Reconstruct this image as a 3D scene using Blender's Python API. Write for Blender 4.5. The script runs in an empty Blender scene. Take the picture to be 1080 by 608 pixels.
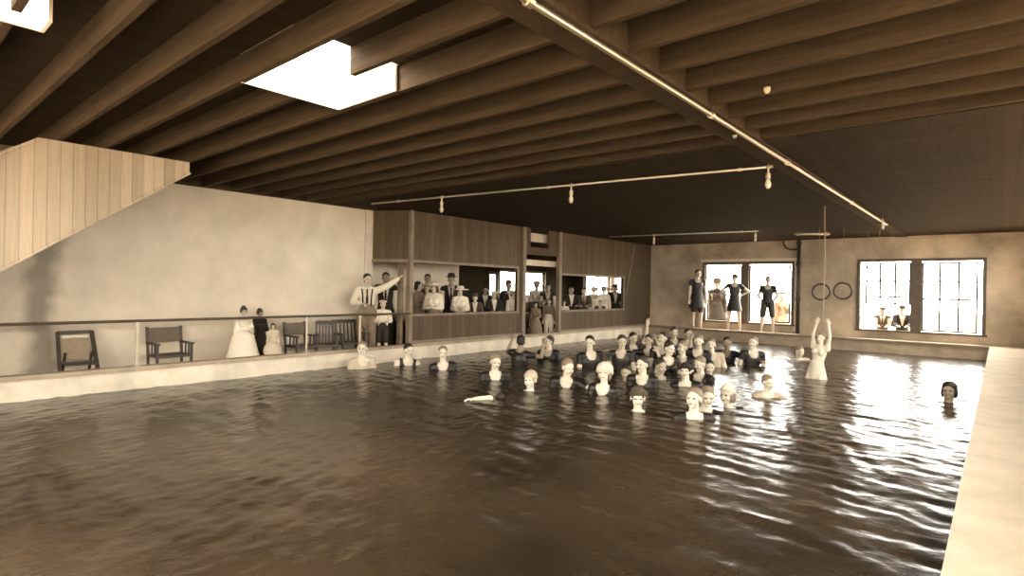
import bpy, bmesh, math, random
import numpy as np
from mathutils import Vector, Matrix, Euler
random.seed(7)
R = math.radians
C = bpy.context.scene.collection
scene = bpy.context.scene

# ------------------------------------------------------------------ camera
FPX, YAW, ROLL = 602.0, R(40.55), R(1.04)
FW = Vector((-math.sin(YAW), math.cos(YAW), 0))
RT0 = Vector((math.cos(YAW), math.sin(YAW), 0))
UP0 = RT0.cross(FW)
RT = RT0*math.cos(ROLL) + UP0*math.sin(ROLL)
UP = UP0*math.cos(ROLL) - RT0*math.sin(ROLL)
cam_data = bpy.data.cameras.new('camera'); cam = bpy.data.objects.new('camera', cam_data); C.objects.link(cam)
cam_data.sensor_width = 36; cam_data.lens = FPX/1080*36; cam_data.clip_start = 0.02
M = Matrix.Identity(4)
for i, v in enumerate((RT, UP, -FW)):
    for j in range(3): M[j][i] = v[j]
cam.matrix_world = M
scene.camera = cam

# ------------------------------------------------------------------ light
SKY = 12.0
EXPO = 1.25
scene.view_settings.view_transform = 'Standard'
scene.view_settings.look = 'None'
scene.view_settings.exposure = EXPO
scene.view_settings.gamma = 1
scene.view_settings.use_curve_mapping = False
w = bpy.data.worlds.new('overcast_sky'); scene.world = w; w.use_nodes = True
bg = w.node_tree.nodes['Background']; bg.inputs[0].default_value = (1.0, .955, .875, 1); bg.inputs[1].default_value = SKY
scene.cycles.max_bounces = 6; scene.cycles.diffuse_bounces = 4; scene.cycles.glossy_bounces = 3
scene.cycles.sample_clamp_indirect = 12.0
scene.cycles.use_denoising = True

def portal(name, loc, look, sx, sy):
    """daylight portal: guides sampling of the sky through an opening, gives no light of its own"""
    l = bpy.data.lights.new(name, 'AREA'); l.shape = 'RECTANGLE'; l.size = sx; l.size_y = sy
    l.cycles.is_portal = True
    o = bpy.data.objects.new(name, l); C.objects.link(o); o.location = loc
    o.rotation_euler = Vector(look).to_track_quat('-Z', 'Z' if abs(look[2]) < .5 else 'Y').to_euler()

# ------------------------------------------------------------------ places (metres, camera eye at the origin)
ZD, ZF, ZW, ZC = -1.28, -1.58, -1.63, 1.68      # pool kerb, walkway floor, water, ceiling
XL, XK, XR, XE = -10.75, -9.80, .9, -.19         # left wall, left kerb edge, right wall, right pool edge
YB, YBK, YN = 19.6, 18.9, -4.5                   # end wall, far kerb edge, near wall
XP = -9.95                                       # partition
XS = -13.6                                       # outer wall of the spectators' room
def at(x, y, axis, val):
    d = FW + RT*((x-540)/FPX) - UP*((y-304)/FPX)
    return d*(val/d[axis])
def atd(x, y, depth):
    return (FW + RT*((x-540)/FPX) - UP*((y-304)/FPX))*depth

# ------------------------------------------------------------------ materials
def mat(name, col, rough=.7, var=.25, scale=3.0, stretch=(1,1,1), metal=0, bump=0, spec=.5, planks=None):
    m = bpy.data.materials.new(name); m.use_nodes = True
    nt = m.node_tree; N = nt.nodes; L = nt.links
    b = N['Principled BSDF']; b.inputs['Roughness'].default_value = rough; b.inputs['Metallic'].default_value = metal
    b.inputs['Specular IOR Level'].default_value = spec
    tc = N.new('ShaderNodeTexCoord'); mp = N.new('ShaderNodeMapping'); mp.inputs['Scale'].default_value = stretch
    L.new(tc.outputs['Object'], mp.inputs[0])
    nz = N.new('ShaderNodeTexNoise'); nz.inputs['Scale'].default_value = scale; nz.inputs['Detail'].default_value = 6; nz.inputs['Roughness'].default_value = .65
    L.new(mp.outputs[0], nz.inputs['Vector'])
    rp = N.new('ShaderNodeValToRGB'); rp.color_ramp.elements[0].position = .3; rp.color_ramp.elements[1].position = .7
    rp.color_ramp.elements[0].color = (*[c*(1-var)*(.98 if i == 0 else 1) for i, c in enumerate(col)], 1)
    rp.color_ramp.elements[1].color = (*[min(1, c*(1+var*.6)) for c in col], 1)
    L.new(nz.outputs['Fac'], rp.inputs[0])
    out = rp.outputs[0]
    if planks:
        axis, width, dark = planks
        sp = N.new('ShaderNodeSeparateXYZ'); L.new(tc.outputs['Object'], sp.inputs[0])
        dv = N.new('ShaderNodeMath'); dv.operation = 'DIVIDE'; L.new(sp.outputs[axis], dv.inputs[0]); dv.inputs[1].default_value = width
        fr = N.new('ShaderNodeMath'); fr.operation = 'FRACT'; L.new(dv.outputs[0], fr.inputs[0])
        lt = N.new('ShaderNodeMath'); lt.operation = 'LESS_THAN'; L.new(fr.outputs[0], lt.inputs[0]); lt.inputs[1].default_value = .07
        fl = N.new('ShaderNodeMath'); fl.operation = 'FLOOR'; L.new(dv.outputs[0], fl.inputs[0])
        wn = N.new('ShaderNodeTexWhiteNoise'); wn.noise_dimensions = '1D'; L.new(fl.outputs[0], wn.inputs['W'])
        mr = N.new('ShaderNodeMapRange'); L.new(wn.outputs['Value'], mr.inputs[0]); mr.inputs[3].default_value = 1-dark*.6; mr.inputs[4].default_value = 1.1
        sb = N.new('ShaderNodeMath'); sb.operation = 'MULTIPLY_ADD'; L.new(lt.outputs[0], sb.inputs[0]); sb.inputs[1].default_value = -dark; L.new(mr.outputs[0], sb.inputs[2])
        mx = N.new('ShaderNodeMix'); mx.data_type = 'RGBA'; mx.blend_type = 'MULTIPLY'; mx.inputs[0].default_value = 1
        L.new(out, mx.inputs[6]); L.new(sb.outputs[0], mx.inputs[7]); out = mx.outputs[2]
    L.new(out, b.inputs['Base Color'])
    if bump:
        bp = N.new('ShaderNodeBump'); bp.inputs['Strength'].default_value = bump; bp.inputs['Distance'].default_value = .01
        L.new(nz.outputs['Fac'], bp.inputs['Height']); L.new(bp.outputs[0], b.inputs['Normal'])
    return m
MT = {}
def tone(r): return (r, r*(.655+.25*r), r*(.36+.38*r))      # the sepia scale of the print
def defmat(k, col, *a, **kw): MT[k] = mat(k, tone(col[0]), *a, **kw)
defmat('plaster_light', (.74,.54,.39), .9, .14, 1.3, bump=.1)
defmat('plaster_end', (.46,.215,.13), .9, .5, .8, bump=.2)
defmat('joist_wood', (.072,.145,.085), .85, .3, 4, (.4,6,6), spec=.1)
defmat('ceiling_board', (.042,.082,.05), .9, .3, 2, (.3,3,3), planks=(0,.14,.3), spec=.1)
defmat('partition_board', (.13,.115,.065), .75, .3, 4, (8,8,.5), planks=(1,.15,.35), spec=.2)
defmat('return_board', (.12,.085,.05), .75, .3, 4, (8,8,.5), planks=(0,.12,.35), spec=.2)
defmat('stair_board', (.52,.50,.37), .75, .12, 4, (8,8,.4), planks=(1,.125,.35), spec=.2)
defmat('dark_trim', (.09,.06,.035), .6, .3, 5)
defmat('mid_trim', (.24,.17,.10), .6, .3, 5)
defmat('light_trim', (.66,.54,.39), .6, .15, 5)
defmat('white_board', (.82,.76,.66), .7, .06, 3)
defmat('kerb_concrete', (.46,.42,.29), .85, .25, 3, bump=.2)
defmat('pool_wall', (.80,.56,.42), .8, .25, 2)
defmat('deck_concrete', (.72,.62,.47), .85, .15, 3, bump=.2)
defmat('floor_board', (.10,.07,.04), .8, .3, 3)
defmat('metal_pipe', (.75,.68,.56), .35, .1, 6, metal=.9)
defmat('iron', (.05,.035,.022), .5, .3, 6, metal=.3)
defmat('rope', (.32,.24,.15), .9, .2, 30)
defmat('bulb_glass', (.7,.62,.5), .15, .05, 6)
defmat('chair_wood', (.055,.036,.02), .5, .35, 8)
defmat('chair_panel', (.13,.09,.052), .6, .3, 8)
defmat('cane', (.34,.26,.16), .8, .2, 14)
defmat('ground_outside', (.45,.38,.28), .95, .2, 1)
defmat('skin', (.62,.45,.30), .55, .08, 6)
defmat('skin_pale', (.80,.66,.49), .5, .06, 6)
defmat('skin_tan', (.36,.25,.155), .55, .08, 6)
defmat('eye', (.03,.02,.012), .3, .1, 6)
defmat('lip', (.25,.14,.09), .5, .1, 6)
defmat('hair_dark', (.022,.014,.008), .6, .3, 30)
defmat('hair_brown', (.05,.055,.03), .6, .3, 30)
defmat('hair_fair', (.28,.27,.16), .6, .2, 30)
defmat('cloth_white', (.82,.76,.66), .9, .06, 12)
defmat('cloth_cream', (.60,.50,.37), .9, .1, 12)
defmat('cloth_grey', (.22,.165,.105), .9, .15, 12)
defmat('cloth_dark', (.028,.019,.012), .9, .2, 12)
defmat('cloth_brown', (.085,.058,.035), .9, .2, 12)
defmat('wet_suit', (.018,.012,.008), .45, .2, 12)
defmat('straw', (.62,.50,.34), .8, .15, 20)
defmat('felt', (.03,.02,.013), .85, .2, 12)
defmat('felt_brown', (.10,.07,.04), .85, .2, 12)

def glass_mat():
    m = bpy.data.materials.new('window_glass'); m.use_nodes = True; N = m.node_tree.nodes; L = m.node_tree.links
    N.remove(N['Principled BSDF']); o = N['Material Output']
    t = N.new('ShaderNodeBsdfTransparent'); t.inputs[0].default_value = (.93,.93,.92,1)
    g = N.new('ShaderNodeBsdfGlossy'); g.inputs['Roughness'].default_value = .02
    x = N.new('ShaderNodeMixShader'); x.inputs[0].default_value = .06; L.new(t.outputs[0], x.inputs[1]); L.new(g.outputs[0], x.inputs[2])
    L.new(x.outputs[0], o.inputs[0]); return m
MT['glass'] = glass_mat()
def water_mat():
    m = bpy.data.materials.new('pool_water'); m.use_nodes = True; N = m.node_tree.nodes; L = m.node_tree.links
    b = N['Principled BSDF']; b.inputs['Roughness'].default_value = .20; b.inputs['IOR'].default_value = 1.33
    tc = N.new('ShaderNodeTexCoord')
    nz = N.new('ShaderNodeTexNoise'); nz.inputs['Scale'].default_value = .55; nz.inputs['Detail'].default_value = 4
    L.new(tc.outputs['Object'], nz.inputs['Vector'])
    rp = N.new('ShaderNodeValToRGB'); rp.color_ramp.elements[0].position = .3; rp.color_ramp.elements[1].position = .7
    rp.color_ramp.elements[0].color = (.020,.0132,.0073,1); rp.color_ramp.elements[1].color = (.078,.052,.030,1)
    L.new(nz.outputs['Fac'], rp.inputs[0]); L.new(rp.outputs[0], b.inputs['Base Color'])
    n2 = N.new('ShaderNodeTexNoise'); n2.inputs['Scale'].default_value = 9; n2.inputs['Detail'].default_value = 3
    L.new(tc.outputs['Object'], n2.inputs['Vector'])
    bp = N.new('ShaderNodeBump'); bp.inputs['Strength'].default_value = .6; bp.inputs['Distance'].default_value = .009
    L.new(n2.outputs['Fac'], bp.inputs['Height']); L.new(bp.outputs[0], b.inputs['Normal'])
    return m
MT['water'] = water_mat()

# ------------------------------------------------------------------ helpers
def obj(name, bm_or_me, m=None, parent=None, smooth=False):
    if isinstance(bm_or_me, bmesh.types.BMesh):
        me = bpy.data.meshes.new(name); bm_or_me.to_mesh(me); bm_or_me.free()
    else: me = bm_or_me
    if m and not me.materials: me.materials.append(MT[m])
    if smooth:
        me.polygons.foreach_set('use_smooth', [True]*len(me.polygons))
    o = bpy.data.objects.new(name, me); C.objects.link(o)
    if parent: o.parent = parent
    return o
def tag(o, label=None, cat=None, group=None, kind=None):
    if label: o['label'] = label
    if cat: o['category'] = cat
    if group: o['group'] = group
    if kind: o['kind'] = kind
    return o
def empty(name, loc, rz=0, s=1):
    o = bpy.data.objects.new(name, None); C.objects.link(o); o.location = loc; o.rotation_euler = (0,0,rz); o.scale = (s,s,s); return o
def bx(bm, a, b, rot=None, piv=None):
    """box between two corners"""
    vs = []
    for x in (a[0], b[0]):
        for y in (a[1], b[1]):
            for z in (a[2], b[2]):
                v = Vector((x,y,z))
                if rot: v = rot @ (v-Vector(piv)) + Vector(piv)
                vs.append(bm.verts.new(v))
    for f in ((0,1,3,2),(4,6,7,5),(0,4,5,1),(2,3,7,6),(0,2,6,4),(1,5,7,3)):
        bm.faces.new([vs[i] for i in f])
    return bm
def box(*ab):
    bm = bmesh.new()
    for k in range(0, len(ab), 2): bx(bm, ab[k], ab[k+1])
    bmesh.ops.recalc_face_normals(bm, faces=bm.faces)
    return bm
def bar(bm, p, q, wx, wy, upv=(0,0,1)):
    """rectangular bar from p to q"""
    p, q = Vector(p), Vector(q); d = (q-p).normalized()
    s = d.cross(Vector(upv))
    if s.length < 1e-3: s = d.cross(Vector((1,0,0)))
    s.normalize(); u = s.cross(d).normalized()
    r = []
    for e in (p, q):
        r.append([bm.verts.new(e + s*a*wx/2 + u*b*wy/2) for a, b in ((-1,-1),(1,-1),(1,1),(-1,1))])
    bm.faces.new(r[0][::-1]); bm.faces.new(r[1])
    for i in range(4): bm.faces.new((r[0][i], r[0][(i+1)%4], r[1][(i+1)%4], r[1][i]))
    return bm
def tube(bm, pts, rad, n=8, closed=False):
    pts = [Vector(p) for p in pts]; rings = []
    N = len(pts)
    for i, p in enumerate(pts):
        if closed: d = pts[(i+1)%N]-pts[i-1]
        else: d = pts[min(i+1,N-1)]-pts[max(i-1,0)]
        d.normalize(); s = d.cross(Vector((0,0,1)))
        if s.length < .05: s = d.cross(Vector((0,1,0)))
        s.normalize(); u = s.cross(d)
        rr = rad[i] if isinstance(rad, (list,tuple)) else rad
        rings.append([bm.verts.new(p + (s*math.cos(2*math.pi*k/n)+u*math.sin(2*math.pi*k/n))*rr) for k in range(n)])
    for i in range(N if closed else N-1):
        a, b = rings[i], rings[(i+1)%N]
        for k in range(n): bm.faces.new((a[k], a[(k+1)%n], b[(k+1)%n], b[k]))
    if not closed: bm.faces.new(rings[0][::-1]); bm.faces.new(rings[-1])
    return bm
def lathe(bm, prof, n=20, c=(0,0,0), sx=1, sy=1):
    c = Vector(c); rings = []
    for r, z in prof:
        rings.append([bm.verts.new(c + Vector((r*sx*math.cos(2*math.pi*k/n), r*sy*math.sin(2*math.pi*k/n), z))) for k in range(n)])
    for i in range(len(rings)-1):
        a, b = rings[i], rings[i+1]
        for k in range(n): bm.faces.new((a[k], a[(k+1)%n], b[(k+1)%n], b[k]))
    bm.faces.new(rings[0][::-1]); bm.faces.new(rings[-1])
    return bm
def wall(name, axis, p0, p1, u0, u1, v0, v1, holes, m, parent=None):
    """wall slab with real openings. axis 0: plane across X (u=Y); axis 1: plane across Y (u=X)"""
    us = sorted({u0,u1,*[h[0] for h in holes],*[h[1] for h in holes]}); vs = sorted({v0,v1,*[h[2] for h in holes],*[h[3] for h in holes]})
    bm = bmesh.new()
    for i in range(len(us)-1):
        for j in range(len(vs)-1):
            cu, cv = (us[i]+us[i+1])/2, (vs[j]+vs[j+1])/2
            if any(h[0] < cu < h[1] and h[2] < cv < h[3] for h in holes): continue
            if axis == 0: bx(bm, (p0,us[i],vs[j]), (p1,us[i+1],vs[j+1]))
            else: bx(bm, (us[i],p0,vs[j]), (us[i+1],p1,vs[j+1]))
    bmesh.ops.remove_doubles(bm, verts=bm.verts, dist=1e-5)
    seen = {}
    for f in list(bm.faces):
        k = tuple(round(c, 4) for c in f.calc_center_median()); seen.setdefault(k, []).append(f)
    bmesh.ops.delete(bm, geom=[f for fs in seen.values() if len(fs) > 1 for f in fs], context='FACES')
    bmesh.ops.recalc_face_normals(bm, faces=bm.faces)
    o = obj(name, bm, m, parent)
    if not parent: o['kind'] = 'structure'
    return o
def struct(name, bm, m, parent=None):
    o = obj(name, bm, m, parent)
    if not parent: o['kind'] = 'structure'
    return o

# ------------------------------------------------------------------ large structure
PF = -3.4                                         # pool floor
YP0 = -1.0                                        # near end of the pool
W1 = (-7.86,-5.06,-1.0,.93); W2 = (-3.17,-.36,-1.02,.96)
WX = (-9.45,-8.35)                                # (unused gap kept plain)
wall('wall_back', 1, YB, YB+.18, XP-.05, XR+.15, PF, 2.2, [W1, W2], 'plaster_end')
wall('wall_back_annex', 1, YB, YB+.18, XS-.15, XP-.05, PF, 2.2, [(-12.9,-11.2,-.55,.6)], 'ceiling_board')
RW = [(y, y+2.4, .20, 1.55) for y in (-3.4, -.2, 3.0, 6.2, 9.4, 12.6, 15.8)]
wall('wall_right', 0, XR, XR+.15, YN-.15, YB, ZD-.4, 2.2, RW, 'plaster_light')
NW = [(-10.4,-7.9,-1.1,1.25), (-7.6,-5.1,-1.1,1.25), (-4.8,-2.3,-1.1,1.25), (-2.0,.5,-1.1,1.25)]
wall('wall_front', 1, YN-.15, YN, XL-.1, XR, ZF-.3, 2.2, NW, 'plaster_light')
def left_wall_mat():
    m = MT['plaster_light'].copy(); m.name = 'plaster_left_stained'; N = m.node_tree.nodes; L = m.node_tree.links
    b = N['Principled BSDF']; src = b.inputs['Base Color'].links[0].from_socket
    tc = N.new('ShaderNodeTexCoord'); sp = N.new('ShaderNodeSeparateXYZ'); L.new(tc.outputs['Object'], sp.inputs[0])
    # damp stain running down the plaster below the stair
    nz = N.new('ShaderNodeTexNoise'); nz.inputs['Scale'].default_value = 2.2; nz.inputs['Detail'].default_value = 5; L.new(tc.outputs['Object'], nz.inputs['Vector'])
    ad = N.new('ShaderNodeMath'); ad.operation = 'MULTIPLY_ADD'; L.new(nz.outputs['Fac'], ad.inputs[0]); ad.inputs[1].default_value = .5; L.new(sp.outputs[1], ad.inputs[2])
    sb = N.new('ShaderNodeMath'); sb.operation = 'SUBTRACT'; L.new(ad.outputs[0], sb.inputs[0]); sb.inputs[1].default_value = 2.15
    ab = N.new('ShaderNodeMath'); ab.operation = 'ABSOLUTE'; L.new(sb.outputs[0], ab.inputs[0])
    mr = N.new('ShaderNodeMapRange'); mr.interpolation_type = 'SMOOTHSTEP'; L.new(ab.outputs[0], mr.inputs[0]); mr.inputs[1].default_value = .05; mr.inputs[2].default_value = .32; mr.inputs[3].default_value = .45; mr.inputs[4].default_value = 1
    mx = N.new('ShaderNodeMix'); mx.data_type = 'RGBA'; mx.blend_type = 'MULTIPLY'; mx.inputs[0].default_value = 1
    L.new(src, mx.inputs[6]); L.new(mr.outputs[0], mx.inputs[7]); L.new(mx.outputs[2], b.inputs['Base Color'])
    return m
MT['plaster_left'] = left_wall_mat()
wall('wall_left', 0, XL-.15, XL, YN, 7.68, ZF-.3, 2.2, [], 'plaster_left')
# floors, kerbs, pool shell
struct('floor', box((XS, YN, ZF-.15), (-9.98, YB, ZF)), 'floor_board')
struct('floor_pool', box((XK-.2, YP0-.2, PF-.15), (XE+.1, YBK+.2, PF)), 'pool_wall')
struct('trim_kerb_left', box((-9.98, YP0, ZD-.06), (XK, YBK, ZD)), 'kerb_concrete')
struct('wall_pool_left', box((-9.98, YP0, PF), (XK-.09, YBK, ZD-.06)), 'pool_wall')
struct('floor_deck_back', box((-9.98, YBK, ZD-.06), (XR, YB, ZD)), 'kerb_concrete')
struct('trim_board_back', box((XK-.1, YBK-.03, ZD-.05), (XE, YBK, ZD+.015)), 'mid_trim')
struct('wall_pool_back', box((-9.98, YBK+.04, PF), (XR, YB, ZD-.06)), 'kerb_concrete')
struct('floor_deck_right', box((XE, YN, ZD-.12), (XR, YBK, ZD)), 'deck_concrete')
struct('wall_pool_right', box((XE+.04, YP0, PF), (XR, YBK, ZD-.12)), 'pool_wall')
struct('floor_deck_front', box((-9.98, YN, ZD-.12), (XE, YP0, ZD)), 'deck_concrete')
struct('wall_pool_front', box((-9.98, YP0-.3, PF), (XE+.04, YP0, ZD-.12)), 'pool_wall')
# water
def water():
    x0, x1, y0, y1, st = XK-.09, XE+.04, YP0, YBK+.04, .04
    nx, ny = int((x1-x0)/st)+1, int((y1-y0)/st)+1
    X, Y = np.meshgrid(np.linspace(x0,x1,nx), np.linspace(y0,y1,ny))
    rng = np.random.RandomState(3); Z = np.zeros_like(X)
    for lam, amp, n in ((2.2,.0022,5),(.95,.0017,7),(.45,.0017,10),(.26,.0014,12),(.16,.0010,14)):
        for k in range(n):
            th = rng.uniform(0, 2*np.pi); l = lam*rng.uniform(.75,1.3)
            kx, ky = 2*np.pi/l*np.cos(th), 2*np.pi/l*np.sin(th)
            q = np.sin(kx*X+ky*Y+rng.uniform(0,6.28) + .9*np.sin(.55*X*np.sin(th+1)+.6*Y*np.cos(th+2)+k))
            Z += amp/np.sqrt(n)*1.7*q
    co = np.stack([X, Y, Z], -1).reshape(-1,3).astype(np.float32)
    me = bpy.data.meshes.new('pool_water')
    me.vertices.add(len(co)); me.vertices.foreach_set('co', co.ravel())
    i = np.arange((ny-1)*(nx-1)); r, c = i//(nx-1), i%(nx-1); a = r*nx+c
    q = np.stack([a, a+1, a+nx+1, a+nx], -1).astype(np.int32)
    me.loops.add(q.size); me.loops.foreach_set('vertex_index', q.ravel())
    me.polygons.add(len(q)); me.polygons.foreach_set('loop_start', np.arange(0, q.size, 4, dtype=np.int32))
    me.update(calc_edges=True)
    o = obj('pool_water', me, 'water', None, True); o.location.z = ZW
    tag(o, 'dark rippling water filling the indoor pool', 'water', kind='stuff')
water()
# ceiling
HX = (-4.83, -3.97); HX2 = (-4.95, -4.72)
SKY1 = (2.13, 3.05); SKY2 = (.2, .84); SKY_ADDED = (-3.7, -1.3); HX_ADDED = (-4.4, -2.5)  # third skylight is out of view, added to throw the stair's shadow
def ceiling_boards():
    bm = bmesh.new(); e = .02
    y = YN-.15; x0, x1 = XL-.15, XR+.15
    for (hx, (s0, s1)) in ((HX_ADDED, SKY_ADDED), (HX2, SKY2), (HX, SKY1)):
        bx(bm, (x0, y, 1.90), (x1, s0-e, 1.95))
        bx(bm, (x0, s0-e, 1.90), (hx[0]-e, s1+e, 1.95)); bx(bm, (hx[1]+e, s0-e, 1.90), (x1, s1+e, 1.95)); y = s1+e
    bx(bm, (x0, y, 1.90), (x1, 6.6, 1.95))
    return bm
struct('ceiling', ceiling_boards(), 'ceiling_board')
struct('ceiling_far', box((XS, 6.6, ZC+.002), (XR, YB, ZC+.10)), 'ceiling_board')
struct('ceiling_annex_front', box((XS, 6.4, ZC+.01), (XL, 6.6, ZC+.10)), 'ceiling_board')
struct('trim_beam', box((-2.31, YN, ZC-.02), (-2.02, YB, ZC+.22)), 'joist_wood')
for k in range(-14, 9):
    y = 2.60+.4865*k
    if y < YN: continue
    bm = bmesh.new(); segs = [(XL, -2.31), (-2.02, XR)]
    for (s0, s1), H_ in ((SKY1, HX), (SKY2, HX2), (SKY_ADDED, HX_ADDED)):
        if s0+.02 < y < s1-.02: segs = [(XL, H_[0]-.02), (H_[1], -2.31), (-2.02, XR)]
    for a, b in segs: bx(bm, (a, y, ZC), (b, y+.05, 1.90))
    struct('ceiling_joist', bm, 'joist_wood')
for (s0, s1), H_ in ((SKY1, HX), (SKY2, HX2), (SKY_ADDED, HX_ADDED)):  # last well belongs to the added, unseen opening
    bm = box((H_[0]-.02, s0, ZC-.002), (H_[0], s1, 2.04), (H_[1], s0-.02, 1.90), (H_[1]+.02, s1+.02, 2.04),
             (H_[0], s0-.02, 1.90), (H_[1], s0, 2.04), (H_[0]-.02, s1, ZC-.002), (H_[1], s1+.02, 2.04))
    struct('trim_skylight_well', bm, 'white_board')
    portal('skylight_portal', ((H_[0]+H_[1])/2, (s0+s1)/2, 2.03), (0,0,-1), H_[1]-H_[0], s1-s0)
struct('trim_ledger_left', box((XL, 3.15, ZC), (XL+.12, 7.7, 1.90)), 'joist_wood')
struct('ground', box((-60,-60,-2.2), (XS-.15,80,-1.9), (XR+.15,-60,-2.2), (60,80,-1.9), (XS-.15,YB+.18,-2.2), (XR+.15,80,-1.9), (XS-.15,-60,-2.2),(XR+.15,YN-.15,-1.9)), 'ground_outside')

# ------------------------------------------------------------------ windows
nwin = [0]
def window(axis, face, inward, hole, sashes, m='dark_trim', casing=.09, glassed=True, pt=True):
    """axis: 1 = in a wall across Y, 0 = across X. sashes: list of (u0,u1,v0,v1, verticals, horizontals)"""
    nwin[0] += 1; u0, u1, v0, v1 = hole
    def B(bm, ua, va, ub, vb, d0, d1):
        d0, d1 = face+inward*d0, face+inward*d1
        if axis == 1: bx(bm, (ua, min(d0,d1), va), (ub, max(d0,d1), vb))
        else: bx(bm, (min(d0,d1), ua, va), (max(d0,d1), ub, vb))
    bm = bmesh.new()
    c = casing
    B(bm, u0-c, v1, u1+c, v1+c, -.10, .03); B(bm, u0-c*1.4, v0-c*.6, u1+c*1.4, v0, -.10, .06)
    B(bm, u0-c, v0, u0, v1, -.10, .03); B(bm, u1, v0, u1+c, v1, -.10, .03)
    ss = sorted(sashes)
    for a, b in zip(ss, ss[1:]): B(bm, a[1], v0, b[0], v1, -.10, .03)
    bmesh.ops.recalc_face_normals(bm, faces=bm.faces)
    wo = struct('window_%d' % nwin[0], bm, m)
    for (a, b, c0, c1, vs, hs) in sashes:
        bm = bmesh.new(); t = .045
        B(bm, a, c0, a+t, c1, -.09, -.05); B(bm, b-t, c0, b, c1, -.09, -.05)
        B(bm, a+t, c0, b-t, c0+t, -.09, -.05); B(bm, a+t, c1-t, b-t, c1, -.09, -.05)
        for x in vs: B(bm, x-.024, c0+t, x+.024, c1-t, -.085, -.055)
        for z, th in hs: B(bm, a+t, z-th/2, b-t, z+th/2, -.088, -.052)
        bmesh.ops.recalc_face_normals(bm, faces=bm.faces)
        so = obj('sash', bm, m, wo)
        if glassed:
            bm = bmesh.new(); B(bm, a+t, c0+t, b-t, c1-t, -.072, -.068); bmesh.ops.recalc_face_normals(bm, faces=bm.faces)
            obj('pane', bm, 'glass', so)
    if pt:
        cu, cv = (u0+u1)/2, (v0+v1)/2; d = face-inward*.14
        if axis == 1: portal('window_portal', (cu, d, cv), (0, inward, 0), u1-u0, v1-v0)
        else: portal('window_portal', (d, cu, cv), (inward, 0, 0), u1-u0, v1-v0)
    return wo
def mid(h, n=1):
    u0,u1,v0,v1 = h; m_ = (v0+v1)/2
    return [(u0,u1,v0,v1,[(u0*2+u1)/3,(u0+u1*2)/3],[(m_,.05)])]
window(1, YB, -1, W1, [(-7.80,-6.62,-.98,.90,[],[(.0,.05)]), (-6.38,-5.10,-.98,.90,[],[(.0,.05)])], 'dark_trim', .09)
window(1, YB, -1, W2, [(-3.04,-1.93,-.28,.93,[-2.67,-2.30],[(.40,.045),(-.06,.05),(.80,.04)]), (-1.68,-.45,-1.0,.93,[-1.27,-.86],[(.38,.045),(-.10,.05)])], 'dark_trim', .08)
# light outer boards round the end-wall window
struct('trim_architrave', box((-8.02, YB-.02, 1.03), (-4.90, YB, 1.12), (-4.98, YB-.02, -1.2), (-4.90, YB, 1.03)), 'light_trim')
for h in RW: window(0, XR, -1, h, mid(h), 'light_trim', .08)
for h in NW: window(1, YN, 1, h, mid(h), 'light_trim', .08)

# ------------------------------------------------------------------ partition and spectators' room
O1 = (8.22, 11.82, -.62, .53); O2 = (13.92, 17.55, -.64, .41); DW = (12.18, 13.72, ZF, ZC)
wall('wall_partition', 0, XP-.05, XP, 8.20, 12.04, ZD, ZC, [O1], 'partition_board')
wall('wall_partition_far', 0, XP-.05, XP, 13.84, 17.70, ZD, ZC, [O2], 'partition_board')
wall('wall_partition_corner', 0, XP-.05, XP, 17.70, YB, ZD, ZC, [], 'return_board')
bm = bmesh.new(); bar(bm, (XP+.03, 17.65, -.2), (XP+.03, 18.25, ZC-.1), .05, .05); struct('trim_brace', bm, 'mid_trim')
# short return where the plaster stops: header boards above an opening
A, Bp = Vector((XL+.0, 7.70, 0)), Vector((XP-.02, 8.12, 0)); dd = (Bp-A).normalized()
bm = bmesh.new(); bar(bm, A+Vector((0,0,1.13)), Bp+Vector((0,0,1.13)), .04, 1.10); struct('wall_return', bm, 'return_board')
bm = bmesh.new(); bar(bm, A+Vector((0,-.01,.56)), Bp+Vector((0,-.01,.56)), .07, .07); struct('trim_header', bm, 'mid_trim')
q = A.lerp(Bp, .80); struct('trim_inner_post', box((q.x-.10, q.y-.02, ZF), (q.x+.03, q.y+.05, .55)), 'mid_trim')
struct('trim_corner_board', box((XL, 7.50, ZF), (XL+.03, 7.70, ZC)), 'light_trim')
struct('trim_post_1', box((XP-.07, 8.10, ZD), (XP+.05, 8.20, ZC)), 'mid_trim')
struct('trim_post_2', box((XP-.07, 12.04, ZD), (XP+.05, 12.16, ZC)), 'mid_trim')
struct('trim_post_3', box((XP-.07, 13.72, ZD), (XP+.05, 13.84, ZC)), 'mid_trim')
for o_, nm in ((O1, 'trim_sill_1'), (O2, 'trim_sill_2')):
    struct(nm, box((XP-.12, o_[0]-.05, o_[2]-.05), (XP+.06, o_[1]+.05, o_[2]), (XP-.07, o_[0]-.05, o_[3]), (XP+.03, o_[1]+.05, o_[3]+.06),
                   (XP-.07, o_[1], o_[2]), (XP+.03, o_[1]+.07, o_[3])), 'mid_trim')
struct('baseboard_partition', box((XP, 8.2, ZD), (XP+.03, 12.04, ZD+.06), (XP, 13.84, ZD), (XP+.03, YB, ZD+.05)), 'mid_trim')
# door frame header boards inside the doorway
struct('door_1', box((XP-.05, 12.16, .95), (XP-.02, 13.72, 1.16), (XP-.05, 13.25, 1.16), (XP-.02, 13.72, ZC), (XP-.05, 12.16, 1.16), (XP-.02, 12.42, ZC)), 'return_board')
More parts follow.
